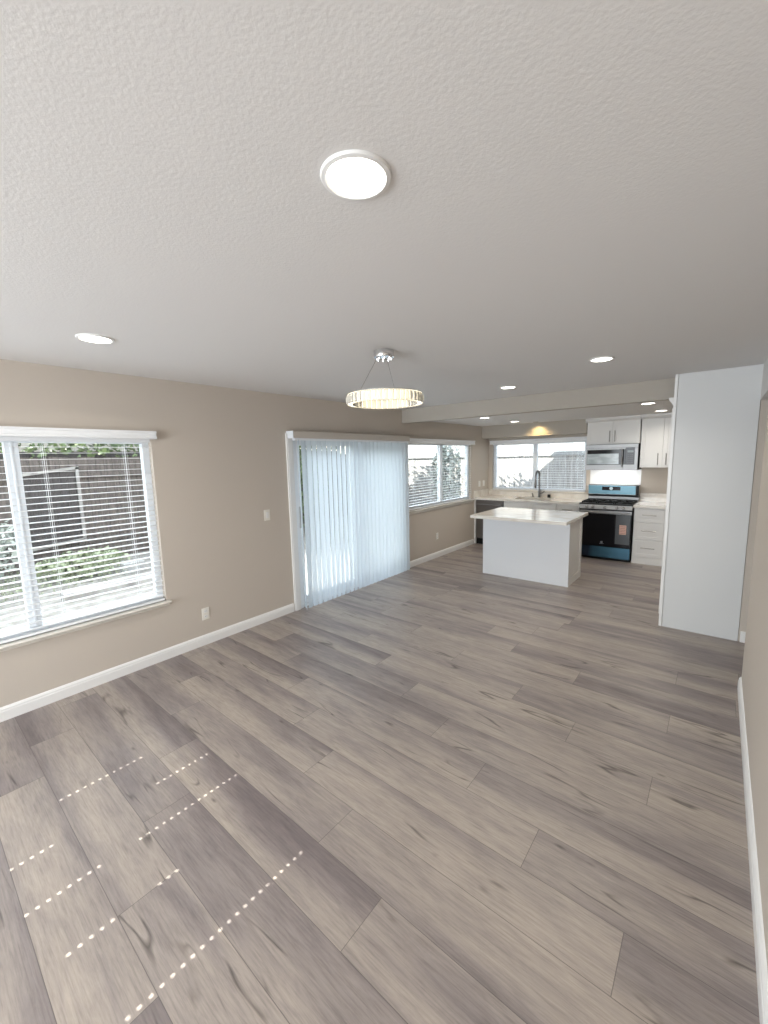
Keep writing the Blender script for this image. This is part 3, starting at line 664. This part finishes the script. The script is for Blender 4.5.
B(1.945, 2.703, RF - .003, RF, .765, .815).build('door_top_trim', STEEL, dm)
MB().tube([(1.965, RF - .045, .79), (2.683, RF - .045, .79)], .013, 14).tube([(2.0, RF - .045, .79), (2.0, RF, .79)], .009, 8).tube([(2.65, RF - .045, .79), (2.65, RF, .79)], .009, 8).build('handle', STEEL, dm, smooth=True)
B(2.49, 2.69, RF - .002, RF, .29, .755).build('protective_film', mat('grey film', (.045, .05, .055), .2), dm)
st = B(2.545, 2.64, RF - .003, RF - .002, .45, .60).build('sticker', STICK, dm)
m = MB()
for k in range(5): m.box(2.552, 2.633 - .01 * (k % 2), RF - .0034, RF - .003, .468 + k * .026, .474 + k * .026)
m.build('print_lines', mat('sticker ink', (.25, .12, .10), .7), st)
m = MB().lathe((2.30, RF - .0015, .30), [(.018, 0), (.018, -.001)], 16, 'Y'); m.box(2.27, 2.33, RF - .0015, RF, .272, .28); m.build('badge', mat('grey badge', (.10, .11, .13), .4), dm)
B(1.945, 2.703, RF + .003, RF + .04, .05, .225).build('storage_drawer', FILM2, t, bevel=.004)
m = MB(); m.prof([(7.83, .905), (7.83, .99), (7.80, 1.03), (7.80, 1.185), (7.815, 1.195), (7.885, 1.195), (7.885, .905)], 'X', 1.942, 2.706); bg = m.build('backguard', STEEL, t)
B(1.95, 2.66, 7.798, 7.80, 1.035, 1.18).build('protective_film', FILM, bg)
B(2.16, 2.44, 7.795, 7.798, 1.10, 1.16).build('display', BLACKG, bg)
MB().lathe((2.30, 7.795, 1.132), [(.026, 0), (.026, -.001)], 20, 'Y').build('clock_dial', mat('display ink', (.35, .42, .46), .4), bg)
B(2.662, 2.706, 7.797, 7.80, 1.03, 1.185).build('end_cap', BLACK, bg)

# ------------------------------------------------------------------ island
t = thing('kitchen_island', (1.67, 5.75, 0), 'white kitchen island with overhanging quartz top in front of the sink', 'kitchen island')
B(1.10, 2.245, 5.50, 6.06, 0.0, .872).build('body', CAB, t)
B(1.07, 2.272, 5.478, 5.50, 0.0, .872).build('back_panel', ISL, t)
B(2.245, 2.262, 5.50, 6.06, .10, .872).build('side_panel', CAB, t)
m = B(2.245, 2.275, 6.03, 6.09, 0, .872); m.box(2.245, 2.272, 5.50, 6.03, 0, .09); m.build('corner_post', CAB, t)
B(1.075, 1.10, 5.50, 6.06, 0, .872).build('side_panel', CAB, t)
B(1.045, 2.325, 5.125, 6.17, .872, .914).build('countertop', QUARTZ, t, bevel=.004)

# ------------------------------------------------------------------ tall fridge enclosure with big white end panel
t = thing('tall_cabinet', (3.65, 5.1, 0), 'floor-to-ceiling white end panel of the refrigerator enclosure by the hallway', 'cabinet')
B(3.362, XR - .003, YH1 - .008, YH1 + .012, 0.0, HZ - .002).build('end_panel', PANEL, t)
B(3.335, 3.358, YH1 - .012, YH1 + .016, 0.0, HZ - .002).build('edge_trim', TRIM, t)
B(3.37, XR - .003, YH1 + .012, 5.60, .0, 2.20).build('body', CAB, t)
for (za, zb) in ((.11, 1.25), (1.256, 2.14)):
    B(3.325, 3.37, YH1 + .03, 5.58, za, zb).build('door', CAB, t)
m = MB(); m.prof([(3.37, 2.16), (3.33, 2.165), (3.315, 2.19), (3.295, 2.215), (3.295, 2.235), (3.37, 2.235)], 'Y', YH1 + .014, 5.60); m.build('crown', CAB, t)

# ------------------------------------------------------------------ outside
struct('ground', B(-20, -.13, -8, 18, -.3, -.1), GROUND)
struct('ground_back', B(-.13, 12, YB + .13, 18, -.3, -.1), GROUND)
struct('patio', B(-2.3, -.13, 2.2, 8.4, -.1, -.03), DECK)
# side fence
def boards(m, axis, c, a0, a1, z0, z1, wd=.14, th=.018, gap=.006, jit=.012):
    a = a0; rnd = random.Random(int(a0 * 10 + c * 7))
    while a < a1:
        b = min(a + wd, a1); dz = rnd.uniform(-jit, jit); dc = rnd.uniform(-.004, .004)
        if axis == 'Y': m.box(c + dc, c + dc + th, a, b - gap, z0, z1 + dz)
        else: m.box(a, b - gap, c + dc, c + dc + th, z0, z1 + dz)
        a += wd
fl = thing('wooden_fence', (-5.6, 4, -.1), 'dark weathered board fence along the side garden beyond the big left window', 'fence')
m = MB(); boards(m, 'Y', -5.6, -5, 10.45, -.1, 1.88); m.build('boards', FENCE, fl)
m = B(-5.58, -5.54, -5, 10.4, .25, .34); m.box(-5.58, -5.54, -5, 10.4, 1.5, 1.59); m.build('rail', FENCE, fl)
fb = thing('wooden_fence', (2, 10.5, -.1), 'pale sunlit board fence behind the kitchen sink window', 'fence')
m = MB(); boards(m, 'X', 10.5, -5.5, 6, -.1, 1.78); m.build('boards', FENCEW, fb)
B(-5.5, 6, 10.46, 10.5, 1.70, 1.80).build('rail', BLOCK, fb)
# dark gate-like panel with a pale frame standing against the side fence
tr = thing('garden_screen', (-5.5, 1.9, .3), 'dark board screen with a pale wooden frame against the side fence', 'screen')
m = MB(); boards(m, 'Y', -5.52, 1.42, 2.21, .33, 1.62, .11, .015, .005, 0); m.build('boards', DARKW, tr)
m = MB()
m.prof([(1.40, 1.56), (2.25, 1.67), (2.25, 1.72), (1.40, 1.61)], 'X', -5.50, -5.465); m.prof([(1.40, .26), (2.25, .33), (2.25, .38), (1.40, .31)], 'X', -5.50, -5.465); m.box(-5.50, -5.465, 2.20, 2.25, .36, 1.70)
m.build('frame', FENCEW, tr)
def leaf_mesh(vol, n, size, name, m_, parent=None, loc=None, seed=1, kind=None, up=0.0):
    rnd = random.Random(seed); m = MB()
    for _ in range(n):
        p = vol(rnd)
        if p is None: continue
        s = size * rnd.uniform(.6, 1.3); a = Vector((rnd.gauss(0, 1), rnd.gauss(0, 1), rnd.gauss(0, 1) + up)).normalized()
        b = a.orthogonal().normalized(); c = a.cross(b); th = rnd.uniform(0, 2 * PI); b2 = b * math.cos(th) + c * math.sin(th)
        p = Vector(p)
        if up > 1: q = [p - b2 * s * .12, p + b2 * s * .12, p + a * s]; m.quad(*[tuple(v_) for v_ in q])
        else: m.quad(tuple(p - a * s), tuple(p + b2 * s * .45), tuple(p + a * s), tuple(p - b2 * s * .45))
    o = m.build(name, m_, parent, loc=loc)
    return o
def ell(c, r):
    def f(rnd):
        while True:
            q = [rnd.uniform(-1, 1) for _ in range(3)]; d = sum(i * i for i in q)
            if .25 < d < 1: return tuple(c[i] + r[i] * q[i] * (1 + .15 * math.sin(9 * q[0] + 7 * q[1])) for i in range(3))
    return f
def boxv(x0, x1, y0, y1, z0, z1): return lambda rnd: (rnd.uniform(x0, x1), rnd.uniform(y0, y1), rnd.uniform(z0, z1) + .15 * math.sin(rnd.uniform(y0, y1) * 2))
hd = thing('hedge', (-6.2, 4, -.1), 'leafy green hedge rising above the dark side fence', 'hedge')
leaf_mesh(boxv(-6.8, -5.75, -5, 9.5, 1.5, 2.6), 8000, .075, 'foliage', LEAF, hd, seed=3)
B(-6.4, -6.0, -5, 9.5, -.1, 2.0).build('stems', DARKW, hd)
def bush(x, y, rx, ry, h, n, label, m_=LEAF, size=.05, seed=1, name='shrub', cat='shrub', group=None, z0=-.1):
    t = thing(name, (x, y, z0), label, cat, group)
    leaf_mesh(ell((x, y, z0 + h * .58), (rx, ry, h * .46)), n, size, 'foliage', m_, t, seed=seed)
    m = MB(); rnd = random.Random(seed + 50)
    for k in range(5): m.tube([(x, y, z0), (x + rnd.uniform(-.3, .3) * rx, y + rnd.uniform(-.3, .3) * ry, z0 + h * .35), (x + rnd.uniform(-.6, .6) * rx, y + rnd.uniform(-.6, .6) * ry, z0 + h * .8)], [.02, .014, .006], 6)
    m.build('stem', BARK, t)
bush(-4.3, 1.85, .40, .62, .42, 1400, 'pale tufted shrub in front of the dark framed screen', GRASS, .05, 4)
bush(-4.75, .45, .65, .75, 1.15, 2000, 'broad leafy shrub seen left of the big window mullion', LEAF2, .06, 5)
bush(-3.6, .35, .3, .35, .4, 500, 'small low shrub near the left end of the garden bed', GRASS, .05, 6)
tag(leaf_mesh(boxv(-5.2, -3.45, .3, 2.3, -.1, -.08), 1800, .07, 'grass_patch', GRASS, None, (-4.4, 1.2, -.1), 9, up=1.4), 'ragged pale grass growing over the garden bed', 'grass', kind='stuff')
tag(B(-4.0, -3.8, 2.30, 2.62, -.1, .09).build('concrete_block', BLOCK, loc=(-4.05, 2.6, -.1), bevel=.008), 'loose grey concrete block on the pale garden ground', 'block')
m = MB()
tag(B(-3.15, -2.95, 1.3, 3.2, -.1, .02).build('border_wall', FENCEW, loc=(-3.3, 2.1, -.1), bevel=.01), 'low pale border wall crossing the side garden', 'garden wall')
# planting seen through sliding door and middle window
bush(-4.6, 4.6, .8, .9, 1.9, 2600, 'tall leafy shrub beyond the left half of the vertical blinds', LEAF, .07, 11)
bush(-4.55, 6.6, .62, .85, 2.1, 2400, 'tall leafy shrub beyond the right half of the vertical blinds', LEAF, .07, 12)
bush(-3.3, 8.7, .6, .6, 2.3, 1300, 'grey-leaved bush behind the left pane of the middle window', LEAF2, .075, 13)
bush(-4.3, 9.75, .5, .4, 2.4, 900, 'airy grey bush in the far garden corner behind the middle window', LEAF2, .08, 14)
bush(-1.95, 9.5, .4, .45, 2.2, 1500, 'narrow upright bush behind the right pane of the middle window', LEAF2, .07, 15)
# unseen gabled block added to cast the diagonal shadow on the back fence
nh = thing('shadow_caster', (-9.7, 4, -.1), 'unseen gabled block added to shade the fence behind the sink window', 'shadow caster')
m = MB(); m.prof([(1.5, -.1), (5.6, -.1), (5.6, 6.54), (4.85, 8.9), (4.5, 9.6), (3.0, 8.4), (1.5, 6.4)], 'X', -10.5, -9); m.build('walls', STUCCO, nh)
# unseen slotted sheet added to break the sun into dashes on the floor
s_ = .618; zc = 2.62; bdy = .5
rows = {1.159: [(.378, .76)], 1.447: [(.14, .29), (.74, 1.04)], 1.735: [(.142, .39), (.551, 1.05)], 2.024: [(.21, .36), (.52, .62)], 2.38: [(.28, 1.0)]}
slots = []
for X, rng in rows.items():
    cxr = X - (zc / s_); L_ = []
    for (a, b) in rng:
        y = a
        while y < b: L_.append(y - bdy * zc / s_); y += .0345
    slots.append((cxr, L_))
slots.sort()
pc = thing('sun_screen', (-1.9, 3, zc), kind='structure')
m = MB(); x = -4.4; hw = .006; hl = .0065
for cxr, L_ in slots:
    m.quad((x, -6, zc), (cxr - hw, -6, zc), (cxr - hw, 9, zc), (x, 9, zc))
    y = -6
    for q in L_:
        m.quad((cxr - hw, y, zc), (cxr + hw, y, zc), (cxr + hw, q - hl, zc), (cxr - hw, q - hl, zc)); y = q + hl
    m.quad((cxr - hw, y, zc), (cxr + hw, y, zc), (cxr + hw, 9, zc), (cxr - hw, 9, zc)); x = cxr + hw
m.quad((x, -6, zc), (-.13, -6, zc), (-.13, 9, zc), (x, 9, zc))
m.build('slotted_sheet', COVER, pc)
m = MB()
for y_ in (-5.9, 4.75, 8.9): m.box(-4.37, -4.27, y_ - .05, y_ + .05, -.1, zc - .02)
m.box(-4.4, -4.25, -6, 9, zc - .16, zc - .012); m.build('posts', TRIM, pc)

for o in SC.objects:
    if '_w' in o: del o['_w']
